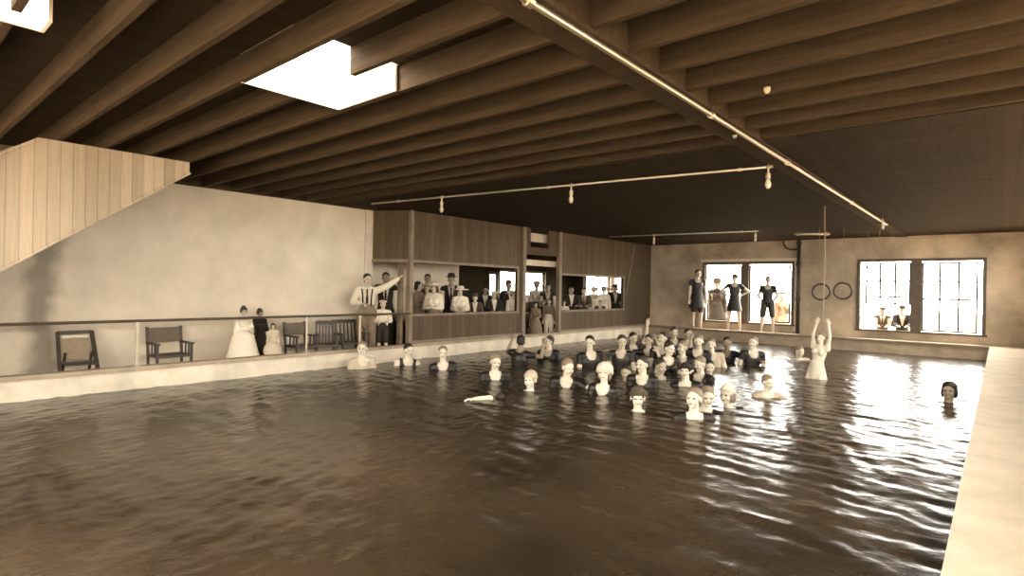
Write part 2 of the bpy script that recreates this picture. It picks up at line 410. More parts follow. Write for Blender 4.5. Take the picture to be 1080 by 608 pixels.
# light wall that divides the spectators' room, and its outer wall with windows
ya = lambda px: at(px,300,0,XS).y
SW = [(ya(527), ya(546), -.45, .62), (ya(553), ya(574.5), -.42, .62), (ya(616.5), ya(643), -.75, .62), (ya(651.5), ya(657.5), -.5, .62), (ya(516), ya(525), -.35, .5)]
wall('wall_annex', 0, XS-.15, XS, 6.4, YB, ZF, ZC+.1, SW, 'ceiling_board')
struct('wall_annex_front', box((XS, 6.4, ZF), (XL-.15, 6.5, ZC)), 'plaster_light')
yA = at(484,290,0,-12.4).y
struct('wall_divider', box((-12.5, 8.0, ZF), (-12.4, yA, ZC)), 'plaster_light')
for h in SW: window(0, XS, 1, h, [(h[0],h[1],h[2],h[3],[],[((h[2]+h[3])/2,.03)] if h[1]-h[0] > .8 else [])], 'dark_trim', .05)
# pale boards hung across the doorway behind the frame
for (x0_, x1_, y0_, y1_) in ((559,580,247,256), (554,588,275,281)):
    a_, b_ = at(x0_,y1_,0,-10.12), at(x1_,y0_,0,-10.12); struct('trim_pale_board', box((-10.15,a_.y,at((x0_+x1_)/2,y1_,0,-10.12).z),(-10.12,b_.y,at((x0_+x1_)/2,y0_,0,-10.12).z)), 'light_trim')
window(1, YB, -1, (-12.9,-11.2,-.55,.6), mid((-12.9,-11.2,-.55,.6)), 'dark_trim', .06)

# ------------------------------------------------------------------ boarded stair casing under the ceiling
XC = -8.65
def stair_casing():
    root = empty('stair_casing', (XC, 2.3, ZC))
    tag(root, 'sloping stair casing of pale upright boards hung below the ceiling at left', 'staircase')
    tl, t2 = at(40,145,0,XC), at(0,160,0,XC); y3 = at(200,171,0,XC).y
    B0, B1 = at(0,285,0,XC), at(200,183,0,XC); sl = (B1.z-B0.z)/(B1.y-B0.y); s2 = (ZC-t2.z)/(tl.y-t2.y)
    yb = B0.y-(B0.z-ZD)/sl
    pts = [(tl.y, ZC-.003), (y3, ZC-.003), (y3, B1.z), (yb, ZD), (yb-.35, ZD), (yb-.35, max(ZD+.9, ZC-s2*(tl.y-yb+.35)))]
    def prism(x0, x1, pp):
        bm = bmesh.new()
        a = [bm.verts.new((x0-XC, y-2.3, z-ZC)) for y, z in pp]; b = [bm.verts.new((x1-XC, y-2.3, z-ZC)) for y, z in pp]
        bm.faces.new(a); bm.faces.new(b[::-1])
        for i in range(len(pp)): bm.faces.new((a[i], a[(i+1)%len(pp)], b[(i+1)%len(pp)], b[i]))
        bmesh.ops.recalc_face_normals(bm, faces=bm.faces); return bm
    obj('side_boards', prism(XC-.03, XC, pts), 'stair_board', root)
    obj('soffit', prism(XL+.01, XC-.03, [pts[2], (pts[2][0]-.03, pts[2][1]+.03), (pts[3][0]-.03, pts[3][1]+.03), pts[3]]), 'partition_board', root)
    obj('end_board', box((XL+.01-XC, pts[1][0]-.03-2.3, pts[2][1]+.03-ZC), (-.03, pts[1][0]-2.3, -.003)), 'stair_board', root)
    bm = bmesh.new()
    P = lambda y, z, x=.0: Vector((x, y-2.3, z-ZC))
    bar(bm, P(*pts[3], .012), P(*pts[2], .012), .03, .06, (1,0,0)); obj('edge_moulding', bm, 'stair_board', root)
    bm = bmesh.new(); bar(bm, P(pts[5][0], pts[5][1]-.03, .012), P(pts[0][0], ZC-.03, .012), .03, .05, (1,0,0)); obj('top_moulding', bm, 'stair_board', root)
stair_casing()

# ------------------------------------------------------------------ hand rail on the left kerb
def rail():
    XR_ = -9.88
    root = empty('hand_rail', (XR_, 4, ZD)); tag(root, 'long thin dark hand rail on slim posts along the left kerb', 'railing')
    zt = -.60
    bm = bmesh.new(); tube(bm, [(0, -3.3, zt-ZD), (0, 8.12-4, zt-ZD+.0)], .022, 8); obj('top_rail', bm, 'dark_trim', root)
    for px in (144, 323, 379):
        y = at(px, 375, 0, XR_).y
        bm = bmesh.new(); bx(bm, (-.014, y-4-.014, 0), (.014, y-4+.014, zt-ZD-.015)); bx(bm, (-.03, y-4-.03, zt-ZD-.05), (.03, y-4+.03, zt-ZD-.02)); bx(bm, (-.04, y-4-.04, 0), (.04, y-4+.04, .015))
        bmesh.ops.recalc_face_normals(bm, faces=bm.faces)
        obj('post', bm, 'light_trim', root)
rail()

# ------------------------------------------------------------------ pipes, lamps, ropes
def pipe(name, label, p, q, r, m='metal_pipe', clamps=(), elbow=None, cat='pipe', group='ceiling pipes'):
    p, q = Vector(p), Vector(q); root = empty(name, p); tag(root, label, cat, group)
    pts = [Vector((0,0,0)), q-p]
    if elbow: pts.append(q-p+Vector(elbow))
    bm = bmesh.new(); tube(bm, pts, r, 10); obj('pipe_run', bm, m, root, True)
    for t in clamps:
        c = (q-p)*t; d = (q-p).normalized()
        bm = bmesh.new(); tube(bm, [c-d*.025, c+d*.025], r*1.6, 10)
        obj('coupling', bm, m, root)
        bm = bmesh.new(); bar(bm, c+Vector((0,0,r)), Vector((c.x, c.y, ZC-.002-p.z)), .02, .008); obj('hanger', bm, 'iron', root)
pipe('ceiling_pipe', 'long bright metal pipe running under the main ceiling beam', (-2.06, YN+.1, 1.615), (-2.0, 15.55, 1.615), .021, 'metal_pipe', (.345,.478,.6,.8,.97), (-.30,-.03,0))
pa, pb = at(392,215,2,1.60), at(812,176,2,1.60)
pipe('ceiling_pipe', 'middle thin pipe carrying three hanging lamps below the dark flat ceiling', pa, pb, .016, 'metal_pipe', (.1,.55,.95))
pc, pd = at(643,250,2,1.60), at(800,244,2,1.60)
pipe('ceiling_pipe', 'farthest thin pipe with two lamps, nearest the end wall', pc, pd, .016, 'metal_pipe', (.1,.9))
pe, pf_ = at(838,247,2,1.60), at(875,247,2,1.60)
pipe('ceiling_pipe', 'short bright bar under the ceiling behind the ropes', pe, pf_, .03, 'metal_pipe', (.1,.9))
def lamp(px, py, a, b, label, drop=.20):
    t = (px-at(0,0,2,1)[0]); # parameter along the pipe found by projecting
    best = min((a.lerp(b, k/400) for k in range(401)), key=lambda v: abs(540+FPX*v.dot(RT)/v.dot(FW)-px))
    root = empty('pendant_lamp', best); tag(root, label, 'lamp', 'bare lamps hanging from the ceiling pipes')
    bm = bmesh.new(); tube(bm, [(0,0,.03),(0,0,-.10)], .012, 8); obj('stem', bm, 'metal_pipe', root)
    bm = bmesh.new(); lathe(bm, [(.02,0),(.03,-.01),(.03,-.07),(.018,-.08)][::-1], 12, (0,0,-.08)); obj('socket', bm, 'metal_pipe', root)
    bm = bmesh.new(); lathe(bm, [(.004,-.13),(.022,-.12),(.034,-.09),(.036,-.06),(.022,-.02),(.015,0)], 14, (0,0,-.15)); obj('bulb', bm, 'bulb_glass', root, True)
    bm = bmesh.new(); tube(bm, [(-.05,0,0),(.05,0,0)], .02, 8); obj('tee', bm, 'metal_pipe', root)
lamp(466, 212, pa, pb, 'left lamp of the middle pipe, nearest the plaster wall')
lamp(603, 200, pa, pb, 'lamp at the centre of the middle pipe')
lamp(811, 178, pa, pb, 'lamp at the right end of the middle pipe beside the beam')
lamp(690, 248, pc, pd, 'left lamp on the farthest pipe, above the corner')
lamp(797, 246, pc, pd, 'right lamp on the farthest pipe, above the end window')
# small lamp at the end of the main pipe
root = empty('pendant_lamp', at(931,236,2,1.56)); tag(root, 'tiny lamp hanging past the end of the main pipe', 'lamp', 'bare lamps hanging from the ceiling pipes')
bm = bmesh.new(); tube(bm, [(0,0,.12),(0,0,-.02)], .01, 8); obj('stem', bm, 'metal_pipe', root)
bm = bmesh.new(); lathe(bm, [(.004,-.13),(.026,-.12),(.034,-.07),(.022,-.02),(.015,0)], 14); obj('bulb', bm, 'bulb_glass', root, True)
def ceiling_rose(px, py, label):
    root = empty('ceiling_fitting', at(px,py,2,ZC-.02)); tag(root, label, 'lamp fitting', 'small round fittings on the ceiling')
    bm = bmesh.new(); lathe(bm, [(.0,-.03),(.014,-.026),(.022,-.012),(.026,.0),(.026,.02)], 14); obj('cap', bm, 'light_trim', root, True)
ceiling_rose(775,143,'small round pale fitting beside the main beam')
ceiling_rose(809,95,'small pale fitting right of the beam among the joists')
# swinging rings on ropes
def ring(px, py, label, yy, two):
    c = at(px, py, 1, yy)
    root = empty('gym_ring', c); tag(root, label, 'gym ring', 'gym rings hung on ropes')
    r = .205; bm = bmesh.new(); tube(bm, [(r*math.cos(t), 0, r*math.sin(t)) for t in [2*math.pi*k/28 for k in range(28)]], .026, 8, True)
    o = obj('ring', bm, 'iron', root, True); o.rotation_euler.z = YAW*.6
    for dx in ((-.035, .035) if two else (0,)):
        bm = bmesh.new(); tube(bm, [(dx*2, 0, ZC-c.z), (dx, 0, (ZC-c.z)/2), (dx, 0, r)], .006, 6); obj('rope', bm, 'rope', root)
ring(866,308,'left iron ring of the pair hanging before the end wall', 16.4, True)
ring(889,307,'right iron ring of the pair hanging before the end wall', 16.4, False)
def loose_rope(px, zlow, label, yy):
    p = at(px, 230, 1, yy); bm = bmesh.new(); tube(bm, [(0,0,ZC-p.z),(0.01,0,.2),(0,0,zlow-p.z)], .007, 6)
    o = obj('rope', bm, 'rope'); o.location = p; tag(o, label, 'rope', 'ropes hanging from the ceiling')
loose_rope(916, .95, 'thin rope hanging left above the right end window', 17.5)
loose_rope(928, .95, 'thin rope hanging just below the tiny lamp', 17.5)
# drain stack on the end wall
root = empty('drain_stack', (-4.84, YB-.085, ZD)); tag(root, 'dark upright drain pipe between the two end windows', 'pipe')
bm = bmesh.new(); tube(bm, [(0,0,0),(0,0,ZC-ZD)], .055, 12); obj('pipe_run', bm, 'iron', root, True)
for z in (1.1, 2.2, 2.85):
    bm = bmesh.new(); tube(bm, [(0,0,z-.05),(0,0,z+.05)], .075, 12); obj('collar', bm, 'iron', root)
bm = bmesh.new(); tube(bm, [(-.02,0,2.66),(-.22,0,2.66),(-.38,0,2.72),(-.45,0,2.84),(-.45,0,ZC-ZD)], .03, 10); obj('branch_pipe', bm, 'iron', root, True)

# ------------------------------------------------------------------ chairs on the left walkway (facing the pool)
def armchair(loc, rz, label, w=.62, panel=True, arch=False, s=.88):
    root = empty('armchair', loc, rz, s); tag(root, label, 'chair', 'wooden chairs on the left walkway')
    h = w/2
    for sx in (-1,1):
        obj('leg', box((sx*h-.02, -.27, 0), (sx*h+.02, -.23, .64)), 'chair_wood', root)
        bm = bmesh.new(); bar(bm, (sx*h, .20, 0), (sx*h, .23, .45), .04, .04); bar(bm, (sx*h, .23, .45), (sx*h, .31, .95), .045, .04); obj('leg', bm, 'chair_wood', root)
        bm = bmesh.new(); bx(bm, (sx*h-.035, -.30, .64), (sx*h+.035, .26, .67)); obj('armrest', bm, 'chair_wood', root)
        for y in (-.12, .03):
            obj('spindle', box((sx*h-.012, y-.012, .45), (sx*h+.012, y+.012, .64)), 'chair_wood', root)
    obj('seat', box((-h, -.28, .41), (h, .22, .455)), 'chair_wood', root)
    for y in (-.25, .21): obj('stretcher', box((-h+.02, y-.012, .2), (h-.02, y+.012, .23)), 'chair_wood', root)
    if panel:
        bm = bmesh.new(); bar(bm, (0,.265,.66), (0,.305,.93), w-.03, .02, (0,1,0)); obj('backrest', bm, 'chair_panel', root)
    else:
        bm = bmesh.new(); bar(bm, (-h,.305,.92), (h,.305,.92), .03, .08); obj('top_rail', bm, 'chair_wood', root)
        for k in range(5):
            x = -h+w*(k+1)/6; bm = bmesh.new(); bar(bm, (x,.235,.455), (x,.298,.89), .035, .014, (0,1,0)); obj('slat', bm, 'chair_wood', root)
    if arch:
        for sx in (1,):
            bm = bmesh.new(); tube(bm, [(sx*h,.29,.86),(sx*(h+.02),.20,.9),(sx*(h+.03),.02,.86),(sx*(h+.03),-.12,.72),(sx*h,-.18,.45)], .018, 8); obj('bent_arm', bm, 'chair_wood', root, True)
XCH = -10.32
def ychair(px, x=XCH-.28): return at(px, 365, 0, x).y
armchair((XCH, (ychair(151)+ychair(193))/2, ZF), R(90), 'wide armchair with a solid panel back right of the first pale rail post', w=ychair(192)-ychair(152))
armchair((XCH, (ychair(298)+ychair(321))/2, ZF), R(90), 'panel-backed armchair half hidden behind the pale child', w=ychair(321)-ychair(297))
armchair((XCH+.1, ychair(333.5), ZF), R(62), 'narrow side-turned chair with one arm right of the second rail post', w=.42, panel=False)
armchair((XCH, (ychair(347)+ychair(373))/2, ZF), R(84), 'slat-back chair with a bent arm beside the man in white shirt', w=ychair(375)-ychair(350), panel=False, arch=True)
# folding chair leaning with a pale woven back
y0, y1 = at(62,365,0,-10.45).y, at(101,365,0,-10.45).y; yc = (y0+y1)/2; wd = (y1-y0)
root = empty('folding_chair', (-10.42, yc, ZF), R(90), .93); tag(root, 'low folding chair with pale woven back at far left of walkway', 'chair', 'wooden chairs on the left walkway')
h = wd/2
for sx in (-1,1):
    bm = bmesh.new(); bar(bm, (sx*(h+.03), -.22, 0), (sx*h, .22, .86), .05, .05); obj('frame_post', bm, 'chair_wood', root)
    bm = bmesh.new(); bar(bm, (sx*(h-.05), .24, 0), (sx*(h-.05), -.05, .55), .035, .035); obj('leg', bm, 'chair_wood', root)
bm = bmesh.new(); bar(bm, (-h,.215,.85), (h,.215,.85), .03, .06); obj('top_rail', bm, 'chair_wood', root)
bm = bmesh.new(); bar(bm, (-h,.0,.38), (h,.0,.38), .03, .05); obj('seat_rail', bm, 'chair_wood', root)
bm = bmesh.new(); bar(bm, (0,.02,.43), (0,.18,.745), wd-.1, .012, (0,1,0)); obj('backrest', bm, 'cane', root)
bm = bmesh.new(); bar(bm, (0,.19,.765), (0,.20,.80), wd-.1, .010, (0,1,0)); obj('fabric_strip', bm, 'cloth_white', root)
bm = bmesh.new(); bx(bm, (-h+.02, -.28, .36), (h-.02, .02, .38)); obj('seat', bm, 'chair_wood', root)

# ------------------------------------------------------------------ people
def ellip(bm, c, r, rot=None, n=12, m=8):
    c = Vector(c); rings = []
    for i in range(1, m):
        t = math.pi*i/m
        ring_ = []
        for k in range(n):
            a = 2*math.pi*k/n; v = Vector((r[0]*math.sin(t)*math.cos(a), r[1]*math.sin(t)*math.sin(a), r[2]*math.cos(t)))
            if rot: v = rot @ v
            ring_.append(bm.verts.new(c+v))
        rings.append(ring_)
    tv, bv = Vector((0,0,r[2])), Vector((0,0,-r[2]))
    if rot: tv, bv = rot @ tv, rot @ bv
    T, B_ = bm.verts.new(c+tv), bm.verts.new(c+bv)
    for k in range(n):
        bm.faces.new((T, rings[0][k], rings[0][(k+1)%n])); bm.faces.new((B_, rings[-1][(k+1)%n], rings[-1][k]))
        for i in range(len(rings)-1): bm.faces.new((rings[i][k], rings[i+1][k], rings[i+1][(k+1)%n], rings[i][(k+1)%n]))
def caps(bm, p, q, r0, r1, n=10, flat=1.0, side=None):
    """tapered capsule; flat<1 squashes it across the 'side' normal"""
    p, q = Vector(p), Vector(q); d = q-p; L_ = d.length
    if L_ < 1e-5: d = Vector((0,0,1)); L_ = 1e-5
    d = d/L_
    s = Vector(side) if side else d.cross(Vector((0,1,0)))
    if s.length < .05: s = d.cross(Vector((1,0,0)))
    s = (s - d*s.dot(d)).normalized(); u = s.cross(d).normalized()
    st = []
    for t in (80,55,28): st.append((p - d*r0*math.sin(R(t)), r0*math.cos(R(t))))
    for t in (0,.33,.66,1): st.append((p.lerp(q, t), r0+(r1-r0)*t))
    for t in (28,55,80): st.append((q + d*r1*math.sin(R(t)), r1*math.cos(R(t))))
    rings = [[bm.verts.new(c + s*math.cos(2*math.pi*k/n)*rr + u*math.sin(2*math.pi*k/n)*rr*flat) for k in range(n)] for c, rr in st]
    for i in range(len(rings)-1):
        a, b = rings[i], rings[i+1]
        for k in range(n): bm.faces.new((a[k], a[(k+1)%n], b[(k+1)%n], b[k]))
    bm.faces.new(rings[0][::-1]); bm.faces.new(rings[-1])
def remesh(bm, voxel, name, smooth_it=3, cut=None):
    bmesh.ops.recalc_face_normals(bm, faces=bm.faces)
    me = bpy.data.meshes.new('tmp'); bm.to_mesh(me); bm.free()
    o = bpy.data.objects.new('tmp', me); C.objects.link(o)
    md = o.modifiers.new('r', 'REMESH'); md.mode = 'VOXEL'; md.voxel_size = voxel
    ms = o.modifiers.new('s', 'SMOOTH'); ms.iterations = smooth_it; ms.factor = .5
    dg = bpy.context.evaluated_depsgraph_get(); out = bpy.data.meshes.new_from_object(o.evaluated_get(dg))
    bpy.data.objects.remove(o); bpy.data.meshes.remove(me); out.name = name
    if cut:
        b2 = bmesh.new(); b2.from_mesh(out); bmesh.ops.delete(b2, geom=[v for v in b2.verts if cut(v.co)], context='VERTS')
        b2.to_mesh(out); b2.free()
    out.polygons.foreach_set('use_smooth', [True]*len(out.polygons)); out.materials.clear()
    return out
ARM = {
 'down': ((.16,-.02,-1), (.06,-.2,-1)), 'rail': ((.18,-.45,-.9), (-.35,-.9,-.05)), 'water': ((.22,-.10,-1), (.15,-.55,-.8)), 'cling': ((.5,-.7,-.1), (-.1,-.45,.85)), 'lift': ((.45,-.75,-.35), (.2,-.5,.85)),
 'hips': ((.80,.12,-.62), (-.80,-.12,-.55)), 'back': ((.32,.30,-.9), (-.45,.45,-.7)), 'up': ((.35,-.15,1), (-.05,-.1,1)),
 'out': ((.92,-.2,.38), (.88,-.1,.5)), 'outlow': ((.9,-.3,-.25), (.9,-.4,.0)), 'grip': ((.12,-.25,1), (-.22,-.15,1)),
 'splash': ((.55,-.7,-.30), (.5,-.85,.1)), 'lap': ((.12,-.3,-.9), (-.3,-.9,-.1)), 'fold': ((.2,-.25,-.95), (-.85,-.45,.12)),
 'fwd': ((.1,-.95,-.1), (.0,-1,.05)), 'side': ((.9,-.15,.0), (.95,-.1,.05)),
}
cache = {}
def skeleton(pose, fem):
    J = {}; lean = Euler((R(pose.get('lean', 0)), R(pose.get('tilt', 0)), R(pose.get('twist', 0)))).to_matrix()
    ph = pose.get('pelvis', .95); sw = .155 if fem else .180
    P = Vector((0,0,ph)); t = lean @ Vector((0,0,1)); sd = lean @ Vector((1,0,0))
    J['pelvis'] = P; J['waist'] = P+t*.14; J['chest'] = P+t*.34; J['neck'] = P+t*.51; J['lean'] = lean
    hm = lean.lerp(Matrix.Identity(3), .6).to_4x4().to_3x3() if False else Euler((R(pose.get('nod', 0)), R(pose.get('htilt', 0)), R(pose.get('hturn', 0)))).to_matrix()
    J['hm'] = hm; J['head'] = J['neck'] + t*.03 + hm @ Vector((0,-.012,.115))
    for s, key in ((-1, 'a'), (1, 'b')):
        up, fo = ARM[pose.get(key, 'down')]
        S = P + t*.438 + sd*sw*.97*s; u = (lean @ Vector((up[0]*s, up[1], up[2]))).normalized(); f = (lean @ Vector((fo[0]*s, fo[1], fo[2]))).normalized()
        E_ = S+u*.285; W_ = E_+f*.25
        J['s'+key], J['e'+key], J['w'+key], J['f'+key] = S, E_, W_, f
        H = P + sd*.09*s + Vector((0,0,-.03))
        if pose.get('legs') == 'sit': K = H+Vector((.03*s,-.43,.02)); A_ = K+Vector((0,-.02,-.42))
        elif pose.get('legs') == 'tread': K = H+Vector((.05*s,-.18,-.36)); A_ = K+Vector((.02*s,.2,-.30))
        elif pose.get('legs') == 'apart': K = H+Vector((.05*s,-.02,-.44)); A_ = K+Vector((.03*s,.02,-.41))
        else: K = H+Vector((.015*s,-.015,-.435)); A_ = K+Vector((0.0,.03,-.405))
        J['h'+key], J['k'+key], J['n'+key] = H, K, A_
    return J
def hand(bm, Wp, f, s):
    f = f.normalized(); ref = Vector((0,0,-1)) if abs(f.z) < .7 else Vector((0,-1,0))
    n = (ref - f*ref.dot(f)).normalized()      # palm side
    wv = f.cross(n)*s                            # toward the thumb side
    caps(bm, Wp+f*.01, Wp+f*.075, .030, .036, 8, .45, wv)
    for i, L_ in enumerate((.072,.080,.074,.058)):
        b = Wp+f*.085 + wv*(.030-.021*i); k = b+f*L_*.5+n*.008; t = k+f*L_*.42+n*.026
        caps(bm, b-f*.02, k, .0095, .009, 6); caps(bm, k, t, .009, .0078, 6)
    b = Wp+f*.03+wv*.028; k = b+(f*.6+wv*.75)*.042+n*.006; t = k+(f*.9+wv*.25)*.03+n*.006
    caps(bm, b, k, .012, .011, 6); caps(bm, k, t, .011, .009, 6)
def body_mesh(pose, fem):
    J = skeleton(pose, fem); bm = bmesh.new(); ln = J['lean']; hm = J['hm']; sd = ln @ Vector((1,0,0))
    caps(bm, J['pelvis'], J['waist'], .150 if not fem else .155, .125 if not fem else .115, 14, .72, sd)
    caps(bm, J['waist'], J['chest'], .125 if not fem else .115, .155 if not fem else .14, 14, .72, sd)
    caps(bm, J['chest'], J['neck']-ln@Vector((0,0,.09)), .155 if not fem else .14, .11, 14, .68, sd)
    for k in 'ab': caps(bm, J['neck']-ln@Vector((0,0,.05)), J['s'+k], .06, .056, 10)
    if fem:
        for s in (-1,1): ellip(bm, J['chest']+ln@Vector((.065*s,-.085,-.01)), (.055,.05,.055))
    caps(bm, J['neck']-ln@Vector((0,0,.04)), J['head']-hm@Vector((0,-.01,.05)), .058 if not fem else .05, .052 if not fem else .046, 10)
    h = J['head']
    ellip(bm, h+hm@Vector((0,.010,.035)), (.075,.094,.083), hm, 16, 12)
    ellip(bm, h+hm@Vector((0,-.028,-.035)), (.056,.060,.072), hm, 14, 10)
    ellip(bm, h+hm@Vector((0,-.062,-.085)), (.026,.024,.022), hm, 10, 8)
    caps(bm, h+hm@Vector((0,-.083,.012)), h+hm@Vector((0,-.104,-.028)), .008, .014, 8)
    for s in (-1,1):
        ellip(bm, h+hm@Vector((.078*s,.008,-.008)), (.010,.020,.033), hm, 8, 6)
        ellip(bm, h+hm@Vector((.033*s,-.066,-.03)), (.026,.022,.026), hm, 10, 8)
    caps(bm, h+hm@Vector((-.04,-.078,.022)), h+hm@Vector((.04,-.078,.022)), .012, .012, 8)
    for k in 'ab':
        s = -1 if k == 'a' else 1; g = .9 if fem else 1
        caps(bm, J['s'+k], J['e'+k], .050*g, .040*g, 10); caps(bm, J['e'+k], J['w'+k], .041*g, .027*g, 10); hand(bm, J['w'+k], J['f'+k], s)
        caps(bm, J['h'+k], J['k'+k], .088, .056, 12); caps(bm, J['k'+k], J['n'+k], .057, .036, 10)
        caps(bm, J['k'+k].lerp(J['n'+k], .12)+Vector((0,.012,0)), J['k'+k].lerp(J['n'+k], .5)+Vector((0,.012,0)), .05, .04, 10)
        a = J['n'+k]; caps(bm, a+Vector((0,.03,-.045)), a+Vector((0,-.14,-.055)), .033, .026, 10, .8, (1,0,0))
    return J, remesh(bm, .0085, 'person_body', 2)
def cloth_mesh(kind, J, fem):
    bm = bmesh.new(); ln = J['lean']; sd = ln@Vector((1,0,0)); cut = None; vox = .014
    inv = ln.transposed(); nk = J['neck']
    def loc(co): return inv @ (co-nk)
    g = {'suit': .012, 'suit_sleeved': .014, 'shirt': .022, 'coat': .036, 'vest': .034, 'blouse': .03, 'trousers': .028, 'skirt': .03, 'dress': .03, 'shorts': .02, 'longsuit': .014, 'tunic': .016, 'smock': .03}[kind]
    sh = .9 if fem else 1
    def torso(g, low=True):
        if low: caps(bm, J['pelvis'], J['waist'], .152+g, .124*sh+g, 14, .74, sd)
        caps(bm, J['waist'], J['chest'], .122*sh+g, .155*sh+g, 14, .74, sd)
        caps(bm, J['chest'], J['neck']-ln@Vector((0,0,.09)), .155*sh+g, .11+g, 14, .70, sd)
        for k in 'ab': caps(bm, J['neck']-ln@Vector((0,0,.05)), J['s'+k], .06+g*.8, .054+g, 10)
        if fem:
            for s in (-1,1): ellip(bm, J['chest']+ln@Vector((.065*s,-.085,-.01)), (.055+g,.05+g,.055+g))
    def arms(g, full):
        for k in 'ab':
            caps(bm, J['s'+k], J['e'+k] if full else J['s'+k].lerp(J['e'+k], .4), .054+g, .046+g*.9, 10)
            if full: caps(bm, J['e'+k], J['e'+k].lerp(J['w'+k], .92), .046+g*.9, .034+g*.7, 10)
    def legs(g, frac):
        for k in 'ab':
            caps(bm, J['h'+k], J['h'+k].lerp(J['k'+k], min(1, frac)), .088+g, .088+(.058-.088)*min(1, frac)+g, 12)
            if frac > 1: caps(bm, J['k'+k], J['k'+k].lerp(J['n'+k], frac-1), .058+g, .05+g, 12)
    if kind in ('suit', 'suit_sleeved', 'longsuit'):
        torso(g); legs(g, .55 if kind != 'longsuit' else .85)
        if kind == 'suit_sleeved': arms(.006, False)
        def cut(co):
            q = loc(co); r = (q.x**2/.085**2 + (q.z+.02)**2/.115**2)
            if q.y < 0 and r < 1 or (q-Vector((0,0,.0))).length < .085: return True
            return kind != 'suit_sleeved' and abs(q.x) > .150*sh and q.z > -.24 and abs(q.x) > .15
    elif kind in ('shirt', 'blouse', 'coat', 'vest'):
        torso(g)
        if kind != 'vest': arms(g, True)
        if kind == 'coat':
            caps(bm, J['pelvis'], J['pelvis']-Vector((0,0,.10)), .16+g, .17+g, 14, .78, sd)
        if kind in ('coat', 'vest'):
            def cut(co):
                q = loc(co); wv = .075*max(0, 1+(q.z+.02)/.36)
                return (q.y < -.03 and abs(q.x) < wv and q.z > -.38) or (q.x**2+(q.y+.0)**2 < .062**2 and q.z > -.06)
        else:
            def cut(co):
                q = loc(co); return q.x**2+(q.y+.01)**2 < .058**2 and q.z > -.01
    elif kind == 'trousers':
        caps(bm, J['pelvis'], J['waist']-ln@Vector((0,0,.03)), .152+g, .13+g, 14, .76, sd); legs(g, 1.97)
    elif kind == 'shorts':
        caps(bm, J['pelvis'], J['waist']-ln@Vector((0,0,.03)), .152+g, .13+g, 14, .76, sd); legs(g, .9)
    elif kind == 'tunic':
        torso(g); arms(.008, False)
        lathe(bm, [(.235,.60),(.24,.615),(.20,.80),(.165,J['pelvis'].z),(.13,J['waist'].z)], 22, (0,0,0), 1, .8)
        def cut(co):
            q = loc(co); return q.y < 0 and (q.x**2/.085**2 + (q.z+.02)**2/.10**2) < 1 or q.length < .08
    elif kind == 'smock':
        ellip(bm, (0,-.02,.72), (.33,.27,.34), None, 24, 14); torso(.03); arms(.02, False)
    elif kind == 'dress' or kind == 'skirt':
        if kind == 'dress': torso(.022); arms(.018, True)
        z0 = J['waist'].z; cx, cy = J['waist'].x, J['waist'].y; hem = .12 if kind == 'skirt' else .30
        prof = [(.33,hem),(.335,hem+.02),(.30,hem+.25),(.25,hem+.5),(.19,J['pelvis'].z+.0),(.135,z0+.02),(.12,z0+.04)]
        lathe(bm, prof, 22, (0,0,0), 1, .85); vox = .018
    me = remesh(bm, vox, kind, 2, cut); return me
def figure(pose, fem):
    key = (tuple(sorted(pose.items())), fem)
    if key not in cache: cache[key] = dict(zip(('J', 'body'), body_mesh(pose, fem)))
    return cache[key]
def cloth(kind, pose, fem, m):
    f = figure(pose, fem)
    if (kind) not in f: f[kind] = cloth_mesh(kind, f['J'], fem)
    k2 = kind+'|'+m
    if k2 not in f: me = f[kind].copy(); me.materials.append(MT[m]); f[k2] = me
    return f[k2]
HM = {}
